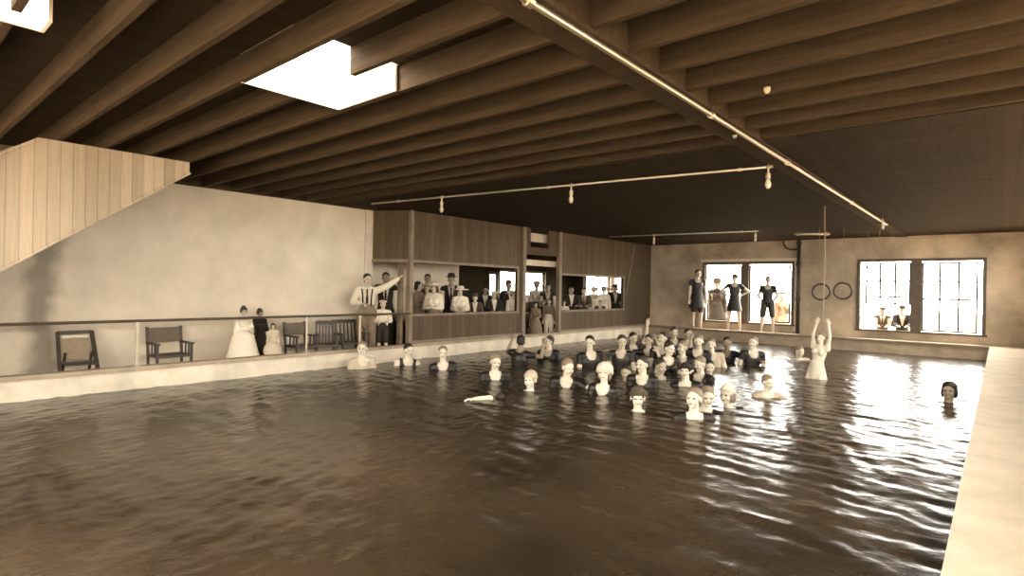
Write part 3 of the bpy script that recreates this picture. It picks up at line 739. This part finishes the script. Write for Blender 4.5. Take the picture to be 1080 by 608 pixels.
def head_piece(kind, m):
    """meshes in the head's own frame: face to -Y, centre at the origin"""
    if (kind, m) in HM: return HM[(kind, m)]
    bm = bmesh.new(); vox = 0; sm = True
    if kind in ('eye_l', 'eye_r'): ellip(bm, (.031*(1 if kind == 'eye_l' else -1),-.082,.006), (.013,.008,.007), None, 10, 6)
    elif kind == 'mouth': ellip(bm, (0,-.086,-.056), (.022,.008,.006), None, 12, 6)
    elif kind == 'short':
        ellip(bm, (0,.021,.055), (.082,.095,.080), None, 18, 12); ellip(bm, (0,.045,.01), (.076,.065,.075), None, 14, 10); vox = 1
    elif kind == 'bob':
        ellip(bm, (0,.019,.055), (.088,.097,.082), None, 18, 12)
        for s in (-1,1): ellip(bm, (.070*s,.020,-.02), (.024,.055,.070), None, 12, 8)
        ellip(bm, (0,.075,-.02), (.075,.035,.085), None, 12, 8); vox = 1
    elif kind == 'bun':
        ellip(bm, (0,.012,.059), (.090,.099,.082), None, 18, 12); ellip(bm, (0,.03,.13), (.05,.05,.035), None, 12, 8)
        for s in (-1,1): ellip(bm, (.068*s,.015,.0), (.026,.050,.045), None, 12, 8)
        vox = 1
    elif kind == 'swim_cap':
        ellip(bm, (0,.016,.050), (.088,.100,.090), None, 18, 12)
        tube(bm, [(.086*math.cos(t), .012+.098*math.sin(t), .045-.035*math.sin(t)) for t in [2*math.pi*k/24 for k in range(24)]], .010, 8, True); vox = 0
    elif kind == 'mop_cap':
        ellip(bm, (0,.018,.062), (.112,.115,.098), None, 18, 12)
        tube(bm, [(.100*math.cos(t), .016+.108*math.sin(t), .025-.035*math.sin(t)+.012*math.sin(9*t)) for t in [2*math.pi*k/48 for k in range(48)]], .016, 8, True)
    elif kind == 'bonnet':
        ellip(bm, (0,.032,.045), (.100,.098,.105), None, 18, 12)
        tube(bm, [(.100*math.cos(t), -.045, .03+.105*math.sin(t)) for t in [math.pi*(-.15+1.3*k/20) for k in range(21)]], .016, 8)
    elif kind == 'bowler':
        lathe(bm, [(.128,.072),(.138,.085),(.132,.082),(.094,.074),(.092,.10),(.088,.135),(.072,.165),(.045,.18),(.01,.184)], 24, (0,.012,0), 1, 1.15)
    elif kind == 'fedora':
        lathe(bm, [(.165,.056),(.175,.066),(.165,.078),(.092,.080),(.090,.10),(.086,.155),(.070,.168),(.030,.150),(.01,.150)], 24, (0,.012,0), 1, 1.12)
    elif kind == 'wide_hat':
        lathe(bm, [(.225,.046),(.236,.058),(.222,.072),(.100,.078),(.104,.10),(.098,.140),(.075,.158),(.01,.164)], 28, (0,.018,0), 1, 1.05)
    elif kind == 'cap':
        lathe(bm, [(.088,.060),(.105,.082),(.120,.105),(.112,.125),(.06,.142),(.01,.146)], 22, (0,.016,0), 1, 1.12)
        lathe(bm, [(.055,.060),(.062,.064),(.055,.070)], 16, (0,-.085,0), 1.1, .9)
    elif kind == 'hat_band':
        lathe(bm, [(.096,.076),(.098,.080),(.097,.100),(.093,.103)], 24, (0,.012,0), 1, 1.14)
    elif kind == 'wide_hat_band':
        lathe(bm, [(.104,.076),(.109,.080),(.108,.100),(.102,.104)], 24, (0,.018,0), 1, 1.05)
    if vox: me = remesh(bm, .012, kind, 2)
    else:
        bmesh.ops.recalc_face_normals(bm, faces=bm.faces); me = bpy.data.meshes.new(kind); bm.to_mesh(me); bm.free()
        me.polygons.foreach_set('use_smooth', [True]*len(me.polygons))
    me.materials.append(MT[m]); HM[(kind, m)] = me; return me
HAIRN = {'short': 'hair', 'bob': 'hair', 'bun': 'hair'}
def person(label, loc, rz, s, pose, clothes, hair=('short','hair_dark'), hat=None, fem=False, skin='skin', group=None, tie=False, suspenders=False):
    f = figure(pose, fem); J = f['J']
    root = empty('person', loc, rz, s); tag(root, label, 'person', group)
    bk = 'body|'+skin
    if bk not in f: me = f['body'].copy(); me.materials.append(MT[skin]); f[bk] = me
    body = obj('body', f[bk], None, root)
    def hp(name, me):
        o = obj(name, me, None, root); o.location = J['head']; o.rotation_euler = J['hm'].to_euler(); return o
    hp('eye', head_piece('eye_l', 'eye')); hp('eye', head_piece('eye_r', 'eye')); hp('mouth', head_piece('mouth', 'lip'))
    if hair: hp('hair', head_piece(*hair))
    if hat:
        ho = hp(hat[0], head_piece(hat[0], hat[1]))
        if hat[0] in ('fedora', 'bowler', 'wide_hat') and len(hat) > 2:
            b = obj('hat_band', head_piece('wide_hat_band' if hat[0] == 'wide_hat' else 'hat_band', hat[2]), None, ho)
    for kind, m in clothes:
        obj({'suit': 'bathing_suit', 'suit_sleeved': 'bathing_suit', 'longsuit': 'bathing_suit'}.get(kind, kind), cloth(kind, pose, fem, m), None, root)
    if tie:
        ln = J['lean']; bm = bmesh.new(); a = J['neck']+ln@Vector((0,-.10,-.03)); b = J['waist']+ln@Vector((0,-.125,.05)); c = J['chest']+ln@Vector((0,-.150,0))
        bar(bm, a, c, .03, .012, (0,1,0)); bar(bm, c, b, .045, .012, (0,1,0)); bmesh.ops.recalc_face_normals(bm, faces=bm.faces); obj('tie', bm, 'cloth_dark', root)
    if suspenders:
        ln = J['lean']
        for sx in (-1,1):
            bm = bmesh.new(); pts = [J['neck']+ln@Vector((.10*sx,.0,.015)), J['neck']+ln@Vector((.10*sx,-.085,-.05)), J['chest']+ln@Vector((.085*sx,-.135,0)), J['waist']+ln@Vector((.08*sx,-.115,0))]
            for p_, q_ in zip(pts, pts[1:]): bar(bm, p_, q_, .028, .01, (0,1,0))
            bmesh.ops.recalc_face_normals(bm, faces=bm.faces); obj('suspender', bm, 'cloth_dark', root)
    return root
def facecam(p, off=0): return math.atan2(-p[0], p[1]) + R(off)   # turns the figure's front (-Y) to the camera

# ---- bathers in the water
SW_Q = []
def swimmer(label, px, py, hpx, a='water', b='water', off=0, hturn=0, suit='suit_sleeved', sm='wet_suit', hair=('short','hair_dark'), hat=None, fem=False, skin='skin_pale', s=1.0, lean=0, nod=0, tilt=0, grp='bathers in the pool'):
    k = len(SW_Q); hturn = hturn or (-28, 12, 0, 30, -14, 20, -34, 6)[k*5 % 8]; nod = nod or (0, 8, -6, 4)[k*3 % 4]; tilt = tilt or (0, 5, -5)[k % 3]; off = off or (12, -18, 0, 22, -10)[k % 5]
    SW_Q.append(dict(label=label, px=px, py=py, d=FPX*.232*s/hpx*1.05, a=a, b=b, off=off, hturn=hturn, suit=suit, sm=sm, hair=hair, hat=hat, fem=fem, skin=skin, s=s*1.16, lean=lean, nod=nod, tilt=tilt, grp=grp))
def place_swimmers():
    for it in range(400):
        moved = False
        P = [atd(q['px'], q['py'], q['d']) for q in SW_Q]
        for i in range(len(SW_Q)):
            for j in range(i):
                if (P[i].xy-P[j].xy).length < .50:
                    f, n = (i, j) if SW_Q[i]['d'] >= SW_Q[j]['d'] else (j, i)
                    SW_Q[f]['d'] += .012; SW_Q[n]['d'] -= .012; moved = True
            zmax = (-ZW-.15*SW_Q[i]['s'])/(-atd(SW_Q[i]['px'], SW_Q[i]['py'], 1).z)
            if SW_Q[i]['d'] > zmax+.01: SW_Q[i]['d'] = zmax; moved = True
            if P[i].x < -9.50 or P[i].y > 18.5: SW_Q[i]['d'] -= .05; moved = True
        if not moved: break
    for q in SW_Q:
        p = atd(q['px'], q['py'], q['d']); pose = dict(a=q['a'], b=q['b'], legs='tread', lean=q['lean'], hturn=q['hturn'], nod=q['nod'], tilt=q['tilt']); s = q['s']
        J = figure(pose, q['fem'])['J']; rz = facecam(p, q['off'])
        hd = Matrix.Rotation(rz, 3, 'Z') @ (J['head']*s)
        person(q['label'], (p.x-hd.x, p.y-hd.y, p.z-hd.z), rz, s, pose, [(q['suit'], q['sm'])] if q['suit'] else [], q['hair'], q['hat'], q['fem'], q['skin'], q['grp'])
FAIR = ('short','hair_fair'); BRN = ('short','hair_brown')
swimmer('blurred pale bather at the left kerb, leftmost in the pool', 382, 368, 12, hair=FAIR, off=15, sm='cloth_cream')
swimmer('bather with bare pale chest left of the group, near the partition post', 431, 370, 12.5, suit='suit', hair=BRN, off=10)
swimmer('pale bather standing alone below the first spectator opening', 467, 373, 13, hair=FAIR)
swimmer('fair-faced bather alone in open water left of the crowd', 522.5, 382, 14.5, hair=FAIR, off=10)
swimmer('bather with head band and one arm lifted out of the water', 559.5, 401, 15.5, b='splash', hair=FAIR, hat=('swim_cap','cloth_cream'), fem=True)
swimmer('dark-clad bather holding the kerb beneath the doorway', 549.5, 361, 12, a='cling', b='cling', hair=('short','hair_dark'), skin='skin_tan', off=160)
swimmer('pale bather at the kerb right of the doorway', 579, 361, 11, hair=BRN)
swimmer('bather in scooped dark suit, arm bent, in front centre', 599, 388, 15.5, b='outlow', hair=('short','hair_fair'))
swimmer('broad dark-haired man upright in dark suit at the back centre', 622, 362, 13, hair=('short','hair_dark'), s=1.06)
swimmer('man in dark suit in the back row right of the broad man', 656, 361, 12.5, hair=BRN, skin='skin', off=-10)
swimmer('woman in large white cap and sailor collar', 637.5, 394, 16.5, hair=('bob','hair_fair'), hat=('mop_cap','cloth_white'), fem=True, suit='suit_sleeved', off=-15)
swimmer('short bather between the capped woman and the scooped suit', 660, 393, 13, hair=BRN, skin='skin', s=.9)
swimmer('bather stretching a long bare arm sideways across the back row', 684, 360, 11.5, a='side', hair=BRN, skin='skin')
swimmer('bather behind the stretched arm with one arm raised high', 668, 357, 10.5, b='up', hair=('short','hair_dark'), skin='skin')
swimmer('dark-haired youth facing left in the back row', 698.5, 357.5, 12, hair=('short','hair_dark'), skin='skin', hturn=-20)
swimmer('pale girl in scooped neck suit in the middle rows', 706, 368, 13, hair=BRN, fem=True)
swimmer('bather raising a hand beside the face', 720, 367, 12.5, a='lift', hair=FAIR, fem=True)
swimmer('small far bather splashing under the corner', 711, 351, 10, a='lift', b='lift', hair=BRN, skin='skin')
swimmer('far bather close to the back kerb, dark face', 726, 353, 10, hair=BRN, skin='skin')
swimmer('bather in black suit below the standing bathers', 737, 360.5, 12, hair=FAIR)
swimmer('pale blurred bather in the first glint of light', 750, 364, 12, hair=FAIR, suit='suit_sleeved', sm='cloth_cream')
swimmer('dark bather with arms held out sideways on the water', 767, 362, 11, a='outlow', b='outlow', hair=('short','hair_dark'), skin='skin_tan')
swimmer('bather in loose dark suit alone against the bright water', 794.5, 362, 11.5, hair=FAIR, off=15)
swimmer('blurred bather low in the water near the far rope', 843, 371, 10.5, hair=FAIR, suit='suit_sleeved', sm='cloth_cream')
swimmer('man in scooped dark suit at the middle of the crowd', 677.5, 385, 15, hair=BRN)
swimmer('bather in dark suit just right of the middle man', 697, 387, 14, hair=BRN, skin='skin')
swimmer('bather in dark cap with hand at the neck', 723, 392, 15, a='fold', hair=None, hat=('swim_cap','felt'), off=-10)
swimmer('bather in slipping dark suit turned to the left', 738, 384.5, 14, hair=FAIR, off=-30, hturn=-10)
swimmer('bather peering over a shoulder with dark hair', 748, 388, 12.5, hair=('short','hair_dark'), off=25)
swimmer('bather with dark head band nearest the camera, hands out', 672.5, 420, 17.5, a='splash', b='splash', hair=None, hat=('swim_cap','felt_brown'), fem=True)
swimmer('left of the two bright faces side by side in front', 732, 421, 17, hair=FAIR)
swimmer('right of the two bright faces side by side in front', 746, 419, 16.5, hair=FAIR, off=-20, s=.97)
swimmer('front bather wearing a pale cap, rightmost of the front row', 767, 417, 16.5, hair=('bob','hair_fair'), hat=('swim_cap','cloth_white'), fem=True)
swimmer('child splashing alone in the glare right of the crowd', 810, 404, 14, s=.85, a='water', b='splash', hair=FAIR, suit='suit_sleeved', sm='cloth_cream')
swimmer('lone dark head far out in the glare near the right deck', 1001, 413, 13, hair=('bob','hair_dark'), skin='skin_tan', suit=None, a='down', b='down')
place_swimmers()
# swimmer whose forearm lies on the water
p = at(503, 424, 2, ZW)
def floating_arm():
    ARM['lie'] = ((.12,.50,1), (1,.0,.0)); pose = dict(a='down', b='lie', legs='tread', lean=28, nod=35); J = figure(pose, False)['J']; q0, q1 = at(500,421,2,ZW+.02), at(531,419,2,ZW+.02)
    # the bather is under the surface: only the outstretched arm shows
    dirv = (q0-q1); rz = math.atan2(dirv.y, dirv.x)
    wr = Matrix.Rotation(rz, 3, 'Z') @ J['wb']
    t = q0+Vector((0,0,-.0)) - wr
    person('ducked bather with only one bare arm lying on the surface', t, rz, 1, pose, [('suit','wet_suit')], BRN, None, False, 'skin_pale', 'bathers in the pool')
floating_arm()
# bather swinging on a rope
d0 = 11.0; p = atd(866, 357, d0); pose = dict(a='grip', b='grip', legs='tread', lean=-8, tilt=6)
J = figure(pose, True)['J']; s = .86; rz = facecam(p, -25); hd = Matrix.Rotation(rz, 3, 'Z') @ (J['head']*s)
rt = person('bather in white suit hanging from a rope above the glare', (p.x-hd.x, p.y-hd.y, p.z-hd.z), rz, s, pose, [('tunic','cloth_white')], FAIR, None, True, 'skin_pale')
hnd = Matrix.Rotation(rz, 3, 'Z') @ ((J['wa']+J['wb'])*.5*s) + rt.location + Vector((0,0,.08))
bm = bmesh.new(); tube(bm, [Vector((hnd.x,hnd.y,ZC))-hnd, Vector((.02,0,(ZC-hnd.z)/2)), Vector((0,0,0)), Vector((0,0,-.25))], .010, 8)
o = obj('rope', bm, 'rope'); o.location = hnd; tag(o, 'pale rope held by the white-suited bather', 'rope', 'ropes hanging from the ceiling')

# ---- bathers standing on the far kerb
def stander(label, px, fy, yy, htop, pose, clothes, **kw):
    p = at(px, fy, 1, yy); top = at(px, htop, 1, yy).z; s = (top-ZD)/1.715
    person(label, (p.x, yy, ZD-.005), facecam(p, kw.pop('off', 0)), s, pose, clothes, group='bathers standing on the far kerb', **kw)
stander('tall bather in long dark suit standing left of the end window', 735, 345, 19.30, 285, dict(a='down', b='down', hturn=25), [('tunic','wet_suit'),('shorts','wet_suit')], off=10, skin='skin')
stander('bather in dark cap with hands on hips before the left pane', 774, 349, 19.25, 290, dict(a='hips', b='hips', legs='apart', hturn=-15), [('tunic','wet_suit')], hat=('swim_cap','felt'), hair=None, skin='skin')
stander('slim bather with hands behind back before the right pane', 809, 350.5, 19.25, 292, dict(a='back', b='back', legs='apart'), [('suit_sleeved','wet_suit'),('shorts','wet_suit')], skin='skin')

# ---- people outside the end windows
def outsider(label, px, htop, yy, foot, pose, clothes, **kw):
    p = at(px, 320, 1, yy); top = at(px, htop, 1, yy).z; s = (top-foot)/1.72
    person(label, (p.x, yy, foot), facecam(p, kw.pop('off', 0)), s, pose, clothes, group='people outside the end windows', **kw)
outsider('hatted person in brown dress outside the left pane', 756, 295, 20.5, -1.9, dict(a='down', b='down'), [('dress','cloth_dark'),('skirt','cloth_dark')], hat=('wide_hat','felt'), fem=True, skin='skin_tan', hair=('bun','hair_dark'))
outsider('crouched person in pale clothes low outside the left pane', 765, 317, 21.9, -1.9, dict(a='down', b='lap'), [('dress','cloth_grey')], fem=True, hair=('bob','hair_fair'), skin='skin_tan')
outsider('pale figure outside the right pane of the left window', 824, 309, 20.9, -1.9, dict(a='down', b='lap'), [('dress','cloth_grey')], hat=('bonnet','straw'), fem=True, hair=None, off=30, skin='skin_tan')
outsider('man in pale shirt, vest and cap leaning at the open sash', 931, 325, 20.15, -1.9, dict(a='rail', b='rail'), [('shirt','cloth_cream'),('vest','cloth_brown'),('trousers','cloth_grey')], hat=('cap','felt_brown'), skin='skin_tan', tie=True)
outsider('man in dark coat and wide felt hat at the open sash', 952, 324, 20.15, -1.9, dict(a='rail', b='rail', hturn=-20), [('shirt','cloth_white'),('coat','cloth_dark'),('trousers','cloth_dark')], hat=('fedora','felt'), skin='skin')

# ---- spectators (feet on the lower floor behind the partition)
def spect(label, px, py, X, pose, clothes, off=0, skin='skin', grp='spectators in the wall openings', **kw):
    """px, py = centre of the head seen in the picture, X = how deep in the room the person stands"""
    SP_Q.append([label, px, py, X, pose, clothes, off, skin, grp, kw])
def place_spectators():
    for it in range(200):
        moved = False
        P = [at(q[1], q[2], 0, q[3]) for q in SP_Q]
        for i in range(len(SP_Q)):
            for j in range(i):
                if (P[i].xy-P[j].xy).length < .17+.19*((P[i].z-ZF)/1.6+(P[j].z-ZF)/1.6):
                    k, f = (i, j) if P[i].x < P[j].x else (j, i)
                    if SP_Q[k][9].get('fix'): k = f
                    if SP_Q[k][3] > -12.0 and not SP_Q[k][9].get('fix'): SP_Q[k][3] -= .02; moved = True
        if not moved: break
    for label, px, py, X, pose, clothes, off, skin, grp, kw in SP_Q:
        p = at(px, py, 0, X); s = (p.z-ZF)/1.60; kw = dict(kw); wide = kw.pop('wide', 1); kw.pop('fix', 0)
        r = person(label, (X, p.y, ZF), facecam(p, off), s, pose, clothes, skin=skin, group=grp, **kw)
        for c in r.children:
            if c.name.startswith('skirt'): c.scale = (wide, wide*.95, 1)
SP_Q = []
rail_ = dict(a='rail', b='rail'); dn = dict(a='down', b='down'); fold = dict(a='fold', b='fold')
SUIT = [('shirt','cloth_white'),('coat','cloth_dark'),('trousers','cloth_dark')]
BSUIT = [('shirt','cloth_cream'),('coat','cloth_brown'),('trousers','cloth_brown')]
spect('young woman in profile in grey dress, leftmost in the first opening', 441, 302.5, -10.38, rail_, [('dress','cloth_grey'),('skirt','cloth_grey')], off=55, hair=('bob','hair_dark'), fem=True)
spect('man in dark coat behind the bonneted child', 451, 295, -11.0, dn, BSUIT, off=0, skin='skin_tan', hair=('short','hair_dark'))
spect('child in pale bonnet peeping over the sill', 450, 305, -10.62, dn, [('dress','cloth_brown')], hat=('bonnet','straw'), hair=('bob','hair_brown'), fem=True)
spect('woman in white blouse and wide straw hat, arms folded on the sill', 458, 304, -10.34, fold, [('blouse','cloth_white'),('skirt','cloth_grey')], hat=('wide_hat','straw','cloth_white'), hair=('bun','hair_brown'), fem=True, off=-15)
spect('man in bowler hat and open vest above the two white blouses', 476, 296, -10.9, dn, [('shirt','cloth_white'),('vest','cloth_dark'),('trousers','cloth_dark')], hat=('bowler','felt'), skin='skin_tan', tie=True)
spect('woman in white blouse and wide hat, middle of the first opening', 485.5, 308, -10.38, rail_, [('blouse','cloth_white'),('skirt','cloth_cream')], hat=('wide_hat','cloth_white','straw'), hair=('bun','hair_dark'), fem=True)
spect('child in flat hat and grey coat leaning on the sill', 501, 315, -10.38, rail_, [('shirt','cloth_white'),('coat','cloth_brown'),('shorts','cloth_brown')], hat=('fedora','felt_brown'), skin='skin')
spect('youth in dark coat and pale cap at the sill', 521, 312, -10.5, rail_, SUIT, hat=('cap','straw'), off=10)
spect('half hidden man in dark clothes behind the youth', 512, 307, -11.2, dn, SUIT, skin='skin_tan')
spect('bearded man in tall felt hat standing before the bright window', 536.5, 302, -10.85, dn, SUIT, hat=('bowler','felt_brown'), skin='skin_tan', off=30)
spect('woman in white shirt at the right end of the first opening', 541, 312, -10.34, dn, [('blouse','cloth_white'),('skirt','cloth_grey')], hat=('wide_hat','straw','felt'), fem=True, hair=('bun','hair_brown'), off=25)
# doorway
G = 'spectators crowding the doorway'
spect('dark-haired boy in brown coat at the left of the doorway', 555.5, 315, -10.30, dict(a='down', b='lap'), [('shirt','cloth_grey'),('coat','cloth_brown'),('shorts','cloth_brown')], grp=G, hair=('short','hair_dark'), off=-10)
spect('woman in wide hat and white waist at the centre of the doorway', 566, 302, -10.62, dn, [('blouse','cloth_white'),('skirt','cloth_brown')], grp=G, hat=('wide_hat','straw','felt_brown'), hair=('bun','hair_dark'), fem=True, skin='skin_tan')
spect('thin youth in pale sleeves and dark vest at the right of the doorway', 578, 304, -10.55, dn, [('shirt','cloth_cream'),('vest','cloth_dark'),('trousers','cloth_dark')], grp=G, skin='skin_tan', hair=('short','hair_dark'))
spect('small child in patterned pale dress in the doorway', 565, 322, -10.2, dict(a='down', b='lap'), [('dress','cloth_grey')], grp=G, hair=('bob','hair_dark'), fem=True)
spect('child with dark coat standing low in the doorway', 573, 320, -10.35, dn, [('dress','cloth_dark')], grp=G, hair=('bob','hair_brown'), fem=True, hat=('bonnet','straw'))
spect('child in light trousers at the right jamb of the doorway', 579, 319, -10.32, dn, [('shirt','cloth_grey'),('trousers','cloth_white')], grp=G, hair=('short','hair_brown'))
# second opening
G = 'spectators in the far opening'
spect('man in dark suit, leftmost in the far opening', 602.5, 307, -10.42, rail_, SUIT, grp=G, skin='skin_tan', off=10)
spect('small child at the left sill end of the far opening', 595, 320, -10.30, dn, [('dress','cloth_white')], grp=G, hair=('bob','hair_brown'), fem=True)
spect('stooping man in grey suit, second in the far opening', 616, 308, -10.42, rail_, BSUIT, grp=G, skin='skin', tie=True)
spect('woman in white dress with back to the bright window', 626, 307, -10.9, dn, [('blouse','cloth_white'),('skirt','cloth_white')], grp=G, hat=('mop_cap','cloth_white'), hair=('bun','hair_fair'), fem=True)
spect('woman in wide dark hat and white blouse in the far opening', 637, 307, -10.6, dn, [('blouse','cloth_white'),('skirt','cloth_white')], grp=G, hat=('wide_hat','felt_brown','straw'), hair=('bun','hair_dark'), fem=True)
spect('dark-haired child between the white blouses', 633, 320, -10.30, fold, [('shirt','cloth_cream'),('coat','cloth_brown'),('shorts','cloth_brown')], grp=G, hair=('short','hair_dark'))
spect('man in dark suit and hat, rightmost in the far opening', 648.5, 305, -10.6, rail_, SUIT, grp=G, hat=('fedora','felt'), skin='skin_tan', off=15)
# by the return opening
G = 'people by the plaster wall corner'
ARM['reach'] = ((.85,-.35,.45), (.75,-.25,.60)); ARM['lean_rail'] = ((.35,-.55,-.8), (-.6,-.75,.0))
spect('man in white shirt and suspenders reaching up to the post', 387.5, 295.5, -10.30, dict(a='lean_rail', b='reach', lean=6, hturn=18), [('shirt','cloth_white'),('trousers','cloth_grey')], grp=G, tie=True, suspenders=True, fix=1, hair=('short','hair_dark'), off=0)
spect('man in dark vest and tie behind the reaching arm', 407, 294, -10.70, dn, [('shirt','cloth_white'),('vest','cloth_dark'),('trousers','cloth_dark')], grp=G, tie=True, fix=1, skin='skin_tan', off=0)
spect('boy in pale cap leaning on the rail before the vested man', 404, 322, -10.15, rail_, [('shirt','cloth_white'),('shorts','cloth_dark')], grp=G, fix=1, hat=('cap','straw'))
spect('woman in white blouse half hidden behind the inner post', 417, 300, -10.75, dn, [('blouse','cloth_white'),('skirt','cloth_dark')], grp=G, hat=('wide_hat','straw','felt'), fem=True, hair=('bun','hair_dark'))
# on the left walkway
G = 'people on the left walkway'
spect('girl in long white dress standing against the plaster wall', 257, 329, -10.25, dict(a='down', b='lap'), [('dress','cloth_white'),('skirt','cloth_white')], grp=G, fem=True, hair=('bun','hair_brown'), off=20, wide=1.45)
spect('woman in dark clothes just right of the white dress', 274, 331, -10.42, dict(a='down', b='lap'), [('dress','cloth_dark'),('skirt','cloth_dark')], grp=G, fem=True, hair=('bun','hair_brown'), skin='skin_tan', off=30)
spect('small child in pale round smock beside the dark-clad woman', 288, 345, -10.12, dict(a='down', b='down'), [('smock','cloth_cream')], grp=G, fem=True, hair=('bob','hair_brown'), off=10)
place_spectators()
